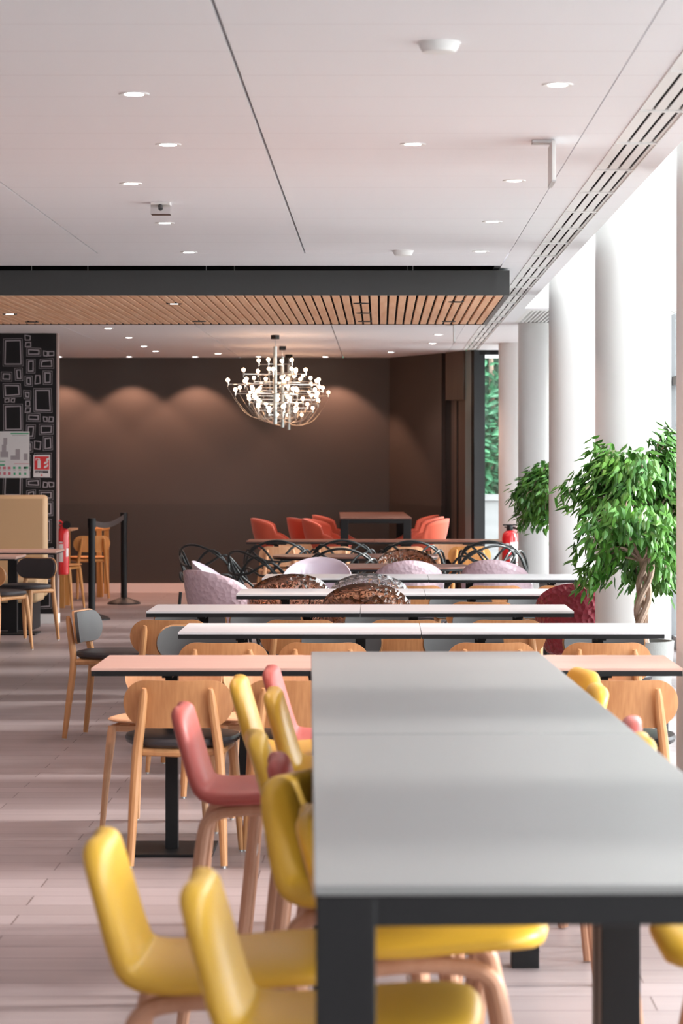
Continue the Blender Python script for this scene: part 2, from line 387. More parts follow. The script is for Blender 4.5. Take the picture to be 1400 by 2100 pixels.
sp = [(740, 623, 0, 'black spotlight in the wood slats, front one of the line of three'), (745, 643, 0, 'black spotlight in the wood slats, middle one of the line of three'), (748, 660, 0, 'black spotlight in the wood slats, rear one of the line of three'),
      (935, 620, 0, 'unlit black spotlight near the front right corner of the slats'), (920, 660, 0, 'unlit black spotlight near the rear right corner of the slats'),
      (357, 624, 1, 'lit black-ringed spotlight at the front of the slats, left of the middle'), (408, 660, 0, 'unlit spotlight at the rear of the slats, left of the chandelier'),
      (20, 645, 1, 'lit spotlight in the slats close to the left edge of the photo'), (66, 661, 0, 'unlit spotlight in the slats above the patterned wall')]
for (px, py, lit, l) in sp:
    s = (VY-py)/(RB-HC); place('spot%d' % lit, make_spot_lit if lit else make_spot, l, ((px-VX)/s, F/s, RB+.003), 0, 'spotlights in the wooden slats')

# ------------------------------------------------------------------ grilles
gr = thing('linear_air_grille', 'long white slotted air grille running the length of the ceiling', 'air vent', (0, 0, CE))
mb = MB(); mf = MB(); y = -3.95
while y < 29.3:
    mf.box(.885, 1.042, y, y+.032, -.004, .02)
    for a, b in ((.885, .926), (.937, .971), (.982, 1.016), (1.027, 1.042)): mb.box(a, b, y+.032, y+.95, .002, .006)
    y += .95
mf.box(.882, .887, -3.95, 29.4, -.004, .02).box(1.040, 1.045, -3.95, 29.4, -.004, .02)
mb.build('slot_blades', white_paint, gr); mf.build('frame', white_paint, gr)
g2 = thing('bay_air_grille', 'white rectangular air grille with dark slots between soffit and columns', 'air vent', (0, 0, CE))
MB().box(1.16, 2.45, 21.8, 21.86, 0, .03).box(1.16, 2.45, 23.74, 23.8, 0, .03).box(1.16, 1.2, 21.86, 23.74, 0, .03).build('frame', white_paint, g2)
mb = MB(); x = 1.22
while x < 2.4: mb.box(x, x+.014, 21.86, 23.74, .0, .03); x += .034
mb.build('blades', white_paint, g2); MB().box(1.16, 2.45, 21.8, 23.8, .12, .13).build('backing', void, g2)

# ------------------------------------------------------------------ downlights
def make_down():
    t = thing('recessed_downlight', '', 'ceiling light')
    MB().lathe([(.030, -.002), (.048, -.004), (.050, .0), (.050, .002), (.030, .002)], 32).build('trim_ring', white_paint, t)
    MB().lathe([(.030, -.0035), (.030, .001)], 24).build('lens', lamp_e, t)
    return t
D = [(275, 192, 'recessed downlight nearest the camera on the left ceiling'), (345, 296, 'second recessed downlight from the camera in the left cluster'), (268, 376, 'recessed downlight left of the chrome emergency light'),
     (338, 457, 'recessed downlight just behind the chrome emergency light'), (387, 517, 'recessed downlight at the ceiling edge left of the long joint, above the raft'), (1143, 173, 'recessed downlight nearest the camera on the right ceiling'),
     (846, 295, 'recessed downlight right of the long joint, below the white detector'), (1054, 370, 'recessed downlight beside the hanging sign bracket'), (1009, 454, 'recessed downlight halfway between the sign bracket and the raft'),
     (985, 515, 'recessed downlight at the ceiling edge right, above the raft'), (222, 673, 'small downlight behind the raft, nearest of the left diagonal row'), (264, 692, 'small downlight behind the raft, second of the left diagonal row'),
     (295, 710, 'small downlight behind the raft, third of the left diagonal row'), (319, 720, 'faint small downlight at the end of the left diagonal row'), (447, 725, 'small downlight left of the chandeliers, close to the brown wall'),
     (898, 686, 'small downlight behind the raft on the right, the nearer of two'), (886, 704, 'small downlight behind the raft on the right, the farther of two'), (801, 722, 'small downlight next to the red ceiling mark')]
for i, (px, py, l) in enumerate(D):
    s = (VY-py)/(CE-HC); X, Y = (px-VX)/s, F/s
    place('down', make_down, l, (X, Y, CE), 0, 'recessed downlights')
spd = bpy.data.lights.new('downlight_lamp', 'SPOT'); spd.energy = SPOT; spd.spot_size = math.radians(110); spd.spot_blend = .8; spd.color = (1, .68, .57); spd.shadow_soft_size = .03
def lampat(data, X, Y, z, rx=0): 
    o = bpy.data.objects.new('lamp', data); C.objects.link(o); o.location = (X, Y, z); o.rotation_euler = (rx, 0, 0); return o
for i, (px, py, l) in enumerate(D):
    s = (VY-py)/(CE-HC); lampat(spd, (px-VX)/s, F/s, CE-.02)
for X in (-3.2, -4.6, -6.2):            # unseen downlights added beyond the frame to light the left part of the room
    for Y in (3, 6.5, 10, 13.5, 23):
        place('down', make_down, 'added fill downlight in the ceiling beyond the left edge of the view', (X, Y, CE), 0, 'added fill downlights outside the frame'); lampat(spd, X, Y, CE-.02)
wash = bpy.data.lights.new('wall_washer_lamp', 'SPOT'); wash.energy = WASH; wash.spot_size = math.radians(100); wash.spot_blend = .35; wash.color = (1, .54, .37); wash.shadow_soft_size = .02
for px, l in ((121, 'small downlight above the brown wall beside the patterned partition'), (265, 'small downlight washing the brown wall, second from the partition'), (400, 'small downlight washing the brown wall, third from the partition'),
              (530, 'small downlight against the brown wall left of the chandelier'), (667, 'small downlight against the brown wall right of the chandelier')):
    Y = 31.45; X = PX(px, Y)
    place('down', make_down, l, (X, Y, CE), 0, 'wall-washing downlights')
    if px != 530: lampat(wash, X + (.1 if px == 667 else 0), Y, CE-.02, 0)

# ------------------------------------------------------------------ small ceiling devices
def cpos(px, py): s = (VY-py)/(CE-HC); return ((px-VX)/s, F/s, CE)
def make_det():
    t = thing('smoke_detector', '', 'detector')
    MB().lathe([(.030, -.031), (.047, -.028), (.055, -.016), (.058, -.006), (.058, 0)], 32).build('cover', white_paint, t)
    MB().lathe([(.060, -.006), (.062, -.003), (.062, 0)], 32).build('base_ring', white_paint, t)
    return t
place('det', make_det, 'white dome detector on the ceiling nearest the camera', cpos(900, 87), 0, 'ceiling detectors')
place('det', make_det, 'white dome detector at the ceiling edge above the raft', cpos(826, 514), 0, 'ceiling detectors')
em = thing('emergency_light', 'small square chrome-faced emergency light on the ceiling', 'light', cpos(330, 416))
MB().box(-.045, .045, -.045, .045, -.012, 0).build('base', white_paint, em, bevel=.002)
MB().add([(-.045, -.03, -.012), (.045, -.03, -.012), (.045, -.05, -.055), (-.045, -.05, -.055), (-.045, .045, -.012), (.045, .045, -.012), (.045, .045, -.055), (-.045, .045, -.055)],
         [(0, 1, 2, 3), (4, 5, 6, 7), (0, 3, 7, 4), (1, 2, 6, 5), (2, 3, 7, 6), (0, 1, 5, 4)]).build('housing', chrome, em)
MB().sphere((0, -.045, -.02), .011).build('sensor', pad_grey, em)
def make_sign():
    t = thing('exit_sign', '', 'sign')
    MB().box(-.075, .01, -.03, .03, -.014, 0).build('bracket', steel, t, bevel=.002)
    MB().box(-.007, .007, -.12, .12, -.16, -.014).build('panel', white_paint, t, bevel=.002)
    MB().box(-.0075, .0075, -.12, .12, -.166, -.16).build('bottom_edge', steel, t)
    return t
place('sign', make_sign, 'thin white sign hanging edge-on from a ceiling bracket, near the air grille', cpos(1131, 288), 0, 'hanging edge-on signs')
place('sign', make_sign, 'small white sign hanging edge-on behind the wooden raft', cpos(931, 664), 0, 'hanging edge-on signs')

# ------------------------------------------------------------------ chandeliers
def make_chand():
    t = thing('bulb_chandelier', '', 'chandelier')
    MB().box(-.03, .03, -.03, .03, -.04, 0).build('ceiling_mount', black, t, bevel=.003)
    MB().tube([(0, 0, -.04), (.006, 0, -.08), (0, 0, -.12)], .003, 6).build('cable', steel, t)
    MB().tube([(0, 0, -.11), (0, 0, -.85)], .017, 16).build('stem', mat('stem_metal', (.50, .55, .54), .35, metal=.6), t)
    tiers = [(-.28, .17, 4, .3), (-.375, .31, 5, 0), (-.47, .45, 7, .5), (-.56, .38, 6, .1), (-.645, .27, 5, .6), (-.72, .16, 3, .2)]
    arms = {}; bulb = None
    for z, r, n, ph in tiers:
        for k in range(n):
            q = ph+2*PI*k/n
            if (z, r) not in arms:
                mb = MB().tube([(.012, 0, 0), (r, 0, 0)], .0045, 6).tube([(r, 0, -.012), (r, 0, .022)], .009, 8)
                mb.tube(bezier([(r, 0, -.01), (r*.97, 0, -.06), (r*.62, 0, (-.80-z)*.75-.03), (.1, 0, -.80-z+.0), (.012, 0, -.78-z)], 5), .0012, 5)
                a = mb.build('arm', brass, t); arms[(z, r)] = a
            else:
                a = arms[(z, r)].copy(); C.objects.link(a); a.parent = t
            a.location = (0, 0, z); a.rotation_euler = (0, 0, q)
            if bulb is None: bulb = MB().sphere((0, 0, 0), .0175, 12).build('bulb', bulb_e, a); b = bulb
            else: b = bulb.copy(); C.objects.link(b); b.parent = a
            b.location = (r, 0, .04)
    return t
for px, yy, l in ((564, 26.05, 'nearest of the three chrome chandeliers with many round bulbs'), (579, 28.6, 'middle one of the three chrome bulb chandeliers in line'), (592, 30.8, 'farthest bulb chandelier, closest to the brown wall')):
    place('chand', make_chand, l, (PX(px, yy), yy, CE), yy, 'bulb chandeliers')

# ------------------------------------------------------------------ dining chair
def plate(a, b, th, yf, n=28, m=6, inset=0.0, zc=0, dip=.008, z_tilt=0.0):
    """stadium plate curved in plan; yf(x) -> y of its rear face"""
    mb = MB(); vs = []; A, B = a-inset, b-inset
    def hh(x):
        e = abs(x)-(A-B*1.0)
        return B if e <= 0 else math.sqrt(max(0, 1-(e/B)**2))*B
    xs = [A*math.sin(PI/2*(-1+2*i/n)) for i in range(n+1)]
    for side in (0, 1):
        for x in xs:
            h = max(hh(x), 1e-4)
            for j in range(m+1):
                v = -1+2*j/m
                z = zc+v*h-(dip*(1-(x/A)**2)*(1 if v > 0 else 0)*v)
                vs.append((x, yf(x)+side*th-z_tilt*(z-zc), z))
    N = (n+1)*(m+1); fs = []
    for i in range(n):
        for j in range(m):
            p = i*(m+1)+j; q = p+m+1
            fs += [(p, q, q+1, p+1), (p+N, p+1+N, q+1+N, q+N)]
    for i in range(n):
        p = i*(m+1); q = p+m+1; fs += [(p, p+N, q+N, q), (p+m, q+m, q+m+N, p+m+N)]
    for j in range(m): fs += [(j, j+1, j+1+N, j+N), (n*(m+1)+j, n*(m+1)+j+N, n*(m+1)+j+1+N, n*(m+1)+j+1)]
    return mb.add(vs, fs)
def seat_mesh(w, d, z0, z1, dome=.006, ex=2.7, n=40):
    prof = [(.90, z0), (.985, z0+(z1-z0)*.3), (1.0, z0+(z1-z0)*.6), (.975, z1-(z1-z0)*.12), (.90, z1), (.5, z1+dome), (.02, z1+dome)]
    mb = MB(); vs = []
    for r, z in prof:
        for k in range(n):
            q = 2*PI*k/n; c, s = math.cos(q), math.sin(q)
            x = (abs(c)**(2/ex))*math.copysign(1, c)*w/2; y = (abs(s)**(2/ex))*math.copysign(1, s)*d/2
            x *= 1+.10*(y/(d/2))                    # wider at the front
            vs.append((x*r*.95, y*r, z))
    fs = [(i*n+k, i*n+(k+1) % n, (i+1)*n+(k+1) % n, (i+1)*n+k) for i in range(len(prof)-1) for k in range(n)]
    fs += [tuple(range(n-1, -1, -1)), tuple((len(prof)-1)*n+k for k in range(n))]
    return mb.add(vs, fs)
def make_chair(wood, solid, padm, seatm, sc_=1.0):
    def mk():
        t = thing('dining_chair', '', 'chair')
        cu = lambda x: -.222+.95*x*x
        plate(.208, .094, .012, cu, zc=.616, z_tilt=.12).build('backrest', wood, t, bevel=.003)
        if padm: plate(.208, .094, .018, lambda x: -.210+.95*x*x, inset=.007, zc=.616, z_tilt=.12).build('back_pad', padm, t, bevel=.006)
        if seatm in (pad_dark, pad_grey):
            seat_mesh(.46, .44, .445, .485).build('seat', seatm, t); 
        else: seat_mesh(.46, .44, .455, .470, dome=-.004).build('seat', seatm, t)
        mf = MB()
        mf.tube([(-.155, -.165, .43), (0, -.19, .428), (.155, -.165, .43)], .017, 8).tube([(-.17, .15, .43), (.17, .15, .43)], .015, 8)
        for sx in (-1, 1): mf.tube([(sx*.158, -.18, .425), (sx*.17, 0, .432), (sx*.18, .15, .43)], .017, 8)
        mf.box(-.12, .12, -.12, .12, .435, .447)
        mf.build('seat_frame', solid, t)
        for sx in (-1, 1):
            l = MB().tube(bezier([(sx*.176, -.245, .008), (sx*.168, -.222, .2), (sx*.155, -.200, .42), (sx*.137, -.221, .56), (sx*.124, -.243, .675)], 5), [.0135]+[.0135+.0055*min(1, i/6) for i in range(1, 14)]+[.018, .018, .0175, .017, .016, .0145, .009], 10).build('leg', solid, t)
            MB().tube([(sx*.176, -.246, 0), (sx*.176, -.2455, .009)], .008, 8).build('foot_glide', steel, l)
            l = MB().tube([(sx*.218, .20, .008), (sx*.205, .182, .2), (sx*.188, .160, .40), (sx*.184, .155, .44)], [.011, .015, .020, .018], 10).build('leg', solid, t)
            MB().tube([(sx*.218, .20, 0), (sx*.218, .20, .009)], .008, 8).build('foot_glide', steel, l)
        return t
    return mk
CH = {'pad': make_chair(oak, oak_solid, pad_grey, pad_dark), 'dark': make_chair(oak, oak_solid, pad_dark, pad_dark), 'wood': make_chair(oak_pale, oak_pale, None, oak_pale),
      'orange': make_chair(orange_wood, orange_wood, None, orange_wood)}
def chair(kind, X, Y, rdeg, label, group): return place('chair_'+kind, CH[kind], label, (X, Y, 0), math.radians(rdeg), group)

# ------------------------------------------------------------------ tables
def make_row_table(w, topm, d=.7):
    def mk():
        t = thing('dining_table', '', 'table')
        MB().box(-w/2, w/2, -d/2, d/2, .732, .742).build('tabletop', topm, t)
        MB().box(-w/2, w/2, -d/2, d/2, .712, .732).build('edge_band', black, t)
        for sx in (-1, 1):
            x = sx*(w/2-.28)
            lg = MB().box(x-.024, x+.024, -.03, .03, .012, .70).build('pedestal', black, t)
            MB().box(x-.17, x+.17, -.19, .19, 0, .012).build('base_plate', black, lg, bevel=.002)
            MB().box(x-.10, x+.10, -.025, .025, .695, .712).box(x-.02, x+.02, -.25, .25, .697, .712).build('top_bracket', black, lg)
        return t
    return mk
def row(key, topm, xl, xr, yf, labels, ds=.7, single=False):
    if single: place(key, make_row_table(xr-xl, topm, ds), labels[0], ((xl+xr)/2, yf+ds/2, 0), 0, 'rows of dining tables'); return
    w = (xr-xl)/2-.0015
    for i in (0, 1): place(key, make_row_table(w, topm, ds), labels[i], (xl+w/2+i*(w+.003), yf+ds/2, 0), 0, 'rows of dining tables')
W2 = 2.235
R1Y, R2Y, R3Y, R4Y, R5Y = 10.37, 12.55, 14.28, 16.12, 18.3
row('t_rose', top_rose, -1.10, 1.145, R1Y, ['pinkish wood table in the nearest row, its left corner free', 'pinkish wood table in the nearest row, right of the high table'])
row('t_white', top_white, PX(365, R2Y), PX(365, R2Y)+W2, R2Y, ['white table in the second row, left of its seam', 'white table in the second row, in front of the ficus trunk'])
row('t_white', top_white, PX(300, R3Y), PX(300, R3Y)+W2, R3Y, ['white table in the third row, left end sticking out furthest', 'white table in the third row, in front of the burgundy chair'])
row('t_white', top_white, PX(484, R4Y), PX(484, R4Y)+W2, R4Y, ['white table in the fourth row, between the amber see-through chairs', 'white table in the fourth row, behind the burgundy chair'])
row('t_white', top_white, PX(537, R5Y), PX(537, R5Y)+W2, R5Y, ['white table in the fifth row, beside the lilac armchair', 'white table in the fifth row, ending at the wide column'])
row('t_brown', top_brown, PX(505, 26.8), PX(1030, 26.8), 26.8, ['long brown table far back, left unit below the orange armchairs', 'long brown table far back, right unit beside the extinguisher'])
def make_oval(a, b):
    def mk():
        t = thing('oval_table', '', 'table')
        pts = [(math.copysign(abs(math.cos(q))**.75, math.cos(q))*a, math.copysign(abs(math.sin(q))**.75, math.sin(q))*b) for q in [2*PI*k/48 for k in range(48)]]
        MB().prism(pts, .728, .742).build('tabletop', top_brown, t); MB().prism([(x*.99, y*.99) for x, y in pts], .712, .728).build('edge_band', black, t)
        MB().lathe([(.03, .02), (.03, .712)], 20).build('pedestal', black, t); MB().lathe([(.24, 0), (.24, .012), (.05, .022)], 32).build('base_plate', black, t)
        return t
    return mk
place('oval', make_oval(.69, .42), 'brown oval table behind the fifth white row', ((PX(585, 20.3)+PX(965, 20.3))/2, 20.55, 0), 0, 'brown oval tables')
place('oval', make_oval(.69, .42), 'brown oval table between the black looped chairs', ((PX(550, 22.4)+PX(905, 22.4))/2, 22.75, 0), 0, 'brown oval tables')

def make_high(L, topm, wd=.69, H=.95):
    t = thing('high_table', '', 'high table')
    MB().box(-wd/2, wd/2, -L/2, L/2, H-.014, H).build('tabletop', topm, t, bevel=.002)
    MB().box(-wd/2+.004, wd/2-.004, -L/2+.004, -L/2+.05, H-.057, H-.014).box(-wd/2+.004, wd/2-.004, L/2-.05, L/2-.004, H-.057, H-.014)\
        .box(-wd/2+.004, -wd/2+.04, -L/2+.05, L/2-.05, H-.057, H-.014).box(wd/2-.04, wd/2-.004, -L/2+.05, L/2-.05, H-.057, H-.014).build('apron', black2, t, bevel=.002)
    for sx in (-1, 1):
        for sy in (-1, 1):
            x = sx*(wd/2-.044); y = sy*(L/2-.044)
            MB().box(x-.041, x+.041, y-.041, y+.041, 0, H-.014).build('leg', black2, t, bevel=.002)
    return t
ang = math.radians(1.5); CXl = lambda Y: .1985-.0265*(Y-5.80)
t1 = make_high(2.06, top_grey); t1['label'] = 'nearest long high table with a grey top and black legs'; t1.location = (CXl(4.765), 4.765, 0); t1.rotation_euler.z = ang; t1['group'] = 'grey high tables'
t2 = make_high(2.50, top_grey); t2['label'] = 'farther grey high table, joined end to end behind the nearest'; t2.location = (CXl(7.055), 7.055, 0); t2.rotation_euler.z = ang; t2['group'] = 'grey high tables'
t3 = make_high(3.1, top_brown, .73); t3['label'] = 'brown high table with black legs in front of the far wall'; t3.location = (-.08, 29.4, 0); t3.rotation_euler.z = math.radians(1.0)

# ------------------------------------------------------------------ counter stools
def loft_shell(path, widths, ths, dish=.012, nx=14):
    """closed shell swept along path (y,z) with half-widths and thickness; rounded ends and edges"""
    P = [Vector((0, a, b)) for a, b in path]; n = len(P); vs = []; m = nx
    for i, p in enumerate(P):
        t = (P[min(i+1, n-1)]-P[max(i-1, 0)]).normalized(); nn = Vector((0, -t.z, t.y))
        wv, th = widths[i], ths[i]
        for k in range(2*m):
            q = 2*PI*k/(2*m); c, s = math.cos(q), math.sin(q)
            x = math.copysign(abs(c)**.45, c)*wv; o = math.copysign(abs(s)**.8, s)*th
            vs.append(Vector((x, 0, 0))+p+nn*(o-dish*(1-(x/max(wv, .01))**2)*1.0))
    N = 2*m
    fs = [(i*N+k, i*N+(k+1) % N, (i+1)*N+(k+1) % N, (i+1)*N+k) for i in range(n-1) for k in range(N)]
    fs += [tuple(range(N-1, -1, -1)), tuple((n-1)*N+k for k in range(N))]
    return MB().add(vs, fs)
def make_stool(m):
    def mk():
        t = thing('counter_stool', '', 'stool')
        key = [(.205, .627), (.18, .637), (.08, .633), (-.05, .621), (-.135, .621), (-.177, .637), (-.197, .678), (-.216, .742), (-.24, .825), (-.250, .862)]
        pts = [(p.x, p.y) for p in [Vector((q.x, q.y)) for q in bezier([(a, b, 0) for a, b in key], 4)]]
        dens = [0]
        for i in range(1, len(pts)): dens.append(dens[-1]+math.hypot(pts[i][0]-pts[i-1][0], pts[i][1]-pts[i-1][1]))
        T0 = dens[-1]; ls = [0, .0015, .004, .008, .014, .022, .032, .045, .06, .075, .09]; ls = ls+[.09+(T0-.18)*k/26 for k in range(1, 26)]+[T0-v for v in reversed(ls)]
        def at_len(l):
            for i in range(1, len(dens)):
                if dens[i] >= l-1e-9:
                    u = (l-dens[i-1])/(dens[i]-dens[i-1]); return (pts[i-1][0]+(pts[i][0]-pts[i-1][0])*u, pts[i-1][1]+(pts[i][1]-pts[i-1][1])*u)
            return pts[-1]
        pts = [at_len(l) for l in ls]
        n = len(pts); ws = []; ts = []
        L = [0]
        for i in range(1, n): L.append(L[-1]+math.hypot(pts[i][0]-pts[i-1][0], pts[i][1]-pts[i-1][1]))
        T = L[-1]
        for l in L:
            base = .195 if l < .32 else .195-.035*min(1, (l-.32)/.24)
            e = min(l, T-l); rr_ = .085
            k = 1 if e > rr_ else math.sqrt(max(0, 1-(1-e/rr_)**2))
            ws.append(base-.085*(1-k)); e2 = min(1, e/.026); ts.append(.002+.0245*math.sqrt(max(0, 1-(1-e2)**2)))
        loft_shell(pts, ws, ts).build('seat_shell', m, t, smooth=70)
        for sx in (-1, 1):
            p = bezier([(sx*.19, -.225, .006), (sx*.175, -.20, .25), (sx*.155, -.175, .50), (sx*.148, -.15, .568), (sx*.145, -.08, .588), (sx*.145, .03, .588), (sx*.148, .10, .568), (sx*.155, .125, .50), (sx*.175, .165, .25), (sx*.19, .19, .006)], 5)
            MB().tube(p, .0175, 10).build('leg_frame', beech, t)
        MB().box(-.165, .165, .150, .157, .215, .24).box(-.165, .165, -.192, -.185, .30, .325).build('foot_rest', steel, t)
        MB().box(-.15, .15, -.03, .03, .583, .60).build('seat_bracket', beech, t)
        return t
    return mk
YS, RS = make_stool(yellow), make_stool(rose)
G1 = 'stools along the left side of the high tables'
LS = [('y', 368, 4.40, -1, 'lowest yellow stool in the photo, right beside the black table leg'), ('y', 172, 4.90, 0, 'large yellow stool pulled out furthest left, second from the camera'),
      ('y', 600, 5.24, 0, 'yellow stool whose back is almost hidden by the high table edge'), ('y', 552, 5.75, -27, 'yellow stool turned away, with the broad triangular shadow on its back'),
      ('r', 540, 6.2, 2, 'rose stool whose back peeks out between two yellow stools'), ('y', 497, 6.75, 5, 'yellow stool right of the large rose one, only its back showing'),
      ('r', 350, 7.5, 0, 'large rose stool in the middle of the left row, pulled out'), ('y', 537, 8.0, 0, 'yellow stool just left of the far table corner, nearer of that pair'),
      ('y', 468, 8.45, 0, 'yellow stool standing out behind the large rose stool'), ('r', 535, 8.86, 0, 'farthest rose stool in the left row, below the pinkish table')]
for k, px, Y, r, l in LS:
    place('stool_'+k, YS if k == 'y' else RS, l, (PX(px, Y)+.27, Y, 0), math.radians(-90+r), G1)
G2 = 'stools along the right side of the high tables'
for k, px, Y, r, l in [('y', 1222, 8.7, 12, 'farthest yellow stool right of the high table, back showing above it'), ('y', 1248, 8.15, 0, 'yellow stool on the right, overlapping the farthest one'),
                       ('r', 1322, 7.1, -5, 'rose stool on the right, only a corner above the table edge'), ('y', 1345, 6.65, 0, 'pale yellow stool on the right, a small tip above the table edge')]:
    place('stool_'+k, YS if k == 'y' else RS, l, (PX(px, Y)-.27, Y, 0), math.radians(90+r), G2)
place('stool_y', YS, 'yellow stool at the lower right, seen under the table', (PX(1300, 5.05)+.25, 5.05, 0), math.radians(90), G2)

# ------------------------------------------------------------------ dining chairs in rows
g = 'wooden chairs with grey pads at the tables'
chair('pad', -.765, 10.50, 0, 'nearest wooden chair, back to the camera, whole back visible at left', g)
chair('pad', -.315, 10.50, 0, 'wooden chair behind the yellow stools, right of the nearest chair', g)
chair('pad', .915, 10.50, 0, 'large wooden chair at the right edge, back half behind the yellow stools', g)
chair('wood', -.90, 11.36, 172, 'all-wood chair facing the nearest chair across the pinkish table', 'plain wooden chairs at the nearest row')
chair('wood', -.46, 11.40, 180, 'all-wood chair under the pinkish table, behind the yellow stools', 'plain wooden chairs at the nearest row')
chair('wood', .83, 11.40, 180, 'all-wood chair under the right end of the pinkish table', 'plain wooden chairs at the nearest row')
chair('pad', PX(240, 15.1), 15.1, -103, 'wooden chair standing alone at far left, turned sideways with grey pad', g)
for px, l in ((459, 'wooden chair back just above the left half of the pinkish table'), (665, 'wooden chair back just left of the high table far corner'), (1007, 'wooden chair back above the far end of the high table'), (1245, 'wooden chair back at the second row, beside the grey plant pot')):
    chair('pad', PX(px, 12.45), 12.62, random.uniform(-2, 2), l, g)
for px, l in ((405, 'chair with grey back pad facing camera, left end of the second row'), (700, 'chair facing camera in the second row, left of the seam'), (950, 'chair facing camera in the second row, right of the seam'), (1237, 'chair facing camera at the right end of the second row, grey top edge showing')):
    chair('pad', PX(px, 13.75), 13.55, 180, l, g)
for px, l in ((352, 'wooden chair back at the left end of the third row'), (617, 'wooden chair back at the third row, left of the hidden seam'), (833, 'wooden chair back at the third row, centre'), (1035, 'wooden chair back at the third row, left of the burgundy chair')):
    chair('pad', PX(px, 14.35), 14.40, random.uniform(-2, 2), l, g)
for px, l in ((390, 'chair facing camera under the left end of the third row'), (545, 'chair facing camera in the third row, second from the left'), (780, 'chair facing camera in the third row, below the amber chair'), (1000, 'chair facing camera in the third row, near its right end')):
    chair('pad', PX(px, 15.5), 15.32 if px != 780 else 15.30, 180, l, g)
for px, l in ((987, 'wooden chair back at the fourth row, centre right'),):
    chair('pad', PX(px, 16.05), 16.2, 0, l, g)
for px, l in ((850, 'wooden chair back under the fifth row, left one'), (1015, 'wooden chair back above the fourth row, centre right'), (1160, 'wooden chair back above the fourth row, right, before the column')):
    chair('pad', PX(px, 18.0), 18.3, 0, l, g)
for px, l in ((945, 'chair facing camera behind the fourth row, left one'), (1105, 'chair facing camera behind the fourth row, right one')):
    chair('pad', PX(px, 17.3), 17.15, 180, l, g)
for px, l in ((572, 'far wooden chair below the long brown table, first from the left'), (680, 'far wooden chair below the long brown table, second from the left'), (830, 'far wooden chair below the long brown table, third from the left'), (965, 'far wooden chair below the long brown table, nearest the column')):
    chair('orange' if px == 965 else 'wood', PX(px, 26.0), 26.55, 0, l, 'plain chairs at the long brown table')
for px, l in ((600, 'far wooden chair behind the long brown table, left'), (925, 'far wooden chair behind the long brown table, right'), ):
    chair('wood', PX(px, 28), 27.75, 180, l, 'plain chairs at the long brown table')
place('chair_orange', CH['orange'], 'orange-toned wooden chair between the two barrier posts', (PX(178, 30.2), 30.3, 0), math.radians(20), 'orange wooden chairs by the far wall')
place('chair_orange', CH['orange'], 'orange-toned wooden chair behind the hanging extinguisher', (PX(122, 28.1), 28.1, 0), math.radians(-100), 'orange wooden chairs by the far wall')
wt = thing('wooden_table', 'light wooden table beside the far wall behind the barrier posts', 'table', (0, 0, 0))
xa, xb = -3.9, PX(208, 30.6)
MB().box(-4.2, PX(158, 28.9), 28.3, 29.0, .80, .82).build('tabletop', oak_pale, wt)
for x_, y_ in ((-4.1, 28.4), (PX(158, 28.9)-.1, 28.4), (-4.1, 28.9), (PX(158, 28.9)-.1, 28.9)): MB().box(x_-.025, x_+.025, y_-.025, y_+.025, 0, .80).build('leg', orange_wood, wt)
w2 = thing('wooden_console', 'narrow orange wooden console with tall legs behind the near barrier post', 'table', (0, 0, 0))
ca, cb = PX(182, 30.6), PX(209, 30.6)
MB().box(ca, cb, 30.6, 31.5, .745, .77).build('tabletop', orange_wood, w2)
for x_ in (ca+.03, cb-.035):
    for y_ in (30.64, 31.45): MB().box(x_-.027, x_+.027, y_-.03, y_+.03, 0, .745).build('leg', orange_wood, w2)

# ------------------------------------------------------------------ tub armchairs
def sm(a, b, x): t = max(0, min(1, (x-a)/(b-a))); return t*t*(3-2*t)
def tub(seat=.44, back=.82, rr_=.27, arch=.75, nt=56, nv=16):
    """continuous shell: seat pan rising to a back that falls into arms; front is +Y"""
    mb = MB(); vs = []
    for i in range(nt):
        q = 2*PI*i/nt; bk = .5*(1-math.sin(q))          # 1 at the back (-Y), 0 at the front
        top = seat+.02+(back-seat-.02)*(.42*sm(.04, .5, bk)+.58*max(0, 2*bk-1)**arch)
        for j in range(nv+1):
            v = j/nv
            if v < .4: r = .86*rr_*v/.4*.93; z = seat-.03+.0*v
            else:
                u = (v-.4)/.6; r = .80*rr_+(.24*rr_)*math.sin(u*PI/2)+.03*u*bk; z = seat-.03+(top-seat+.03)*(u**1.15)
                if u < .15: r = .80*rr_*(1)+.24*rr_*math.sin(u*PI/2)
            vs.append((r*math.cos(q)*1.02, r*math.sin(q)*(1.0 if math.sin(q) < 0 else 1.04), z))
    N = nv+1; fs = []
    for i in range(nt):
        k = (i+1) % nt
        for j in range(nv): fs.append((i*N+j, k*N+j, k*N+j+1, i*N+j+1) if j else (i*N, k*N+1, i*N+1))
    mb.add(vs, fs); return mb
def make_tub(m, seat=.44, back=.83, th=.008, legm=black, leg='tube', rr_=.228, arch=.75):
    def mk():
        t = thing('tub_armchair', '', 'armchair')
        o = tub(seat, back, rr_, arch).build('seat_shell', m, t, smooth=60)
        q = o.modifiers.new('solid', 'SOLIDIFY'); q.thickness = th; q.offset = 0
        for sx in (-1, 1):
            for sy in (-1, 1):
                MB().tube([(sx*.10, sy*.10, seat-.035-th/2), (sx*.15, sy*.15, seat-.06-th/2), (sx*.23, sy*.22, 0)], [.012, .012, .009], 8).build('leg', legm, t)
        if seat > .6: MB().box(-.2, .2, .165, .175, .2, .22).build('foot_rest', steel, t)
        return t
    return mk
gt = 'moulded shell armchairs'
place('tub_lilac_large', make_tub(lilac, rr_=.25, arch=.42), 'large lilac shell armchair at left, turned sideways beside the fifth row', (PX(468, 17.7), 17.7, 0), math.radians(-52), gt)
place('tub_lilacw', make_tub(lilac_white), 'pale lilac armchair peeking out behind the large lilac one', (PX(470, 19.0), 19.1, 0), math.radians(-95), gt)
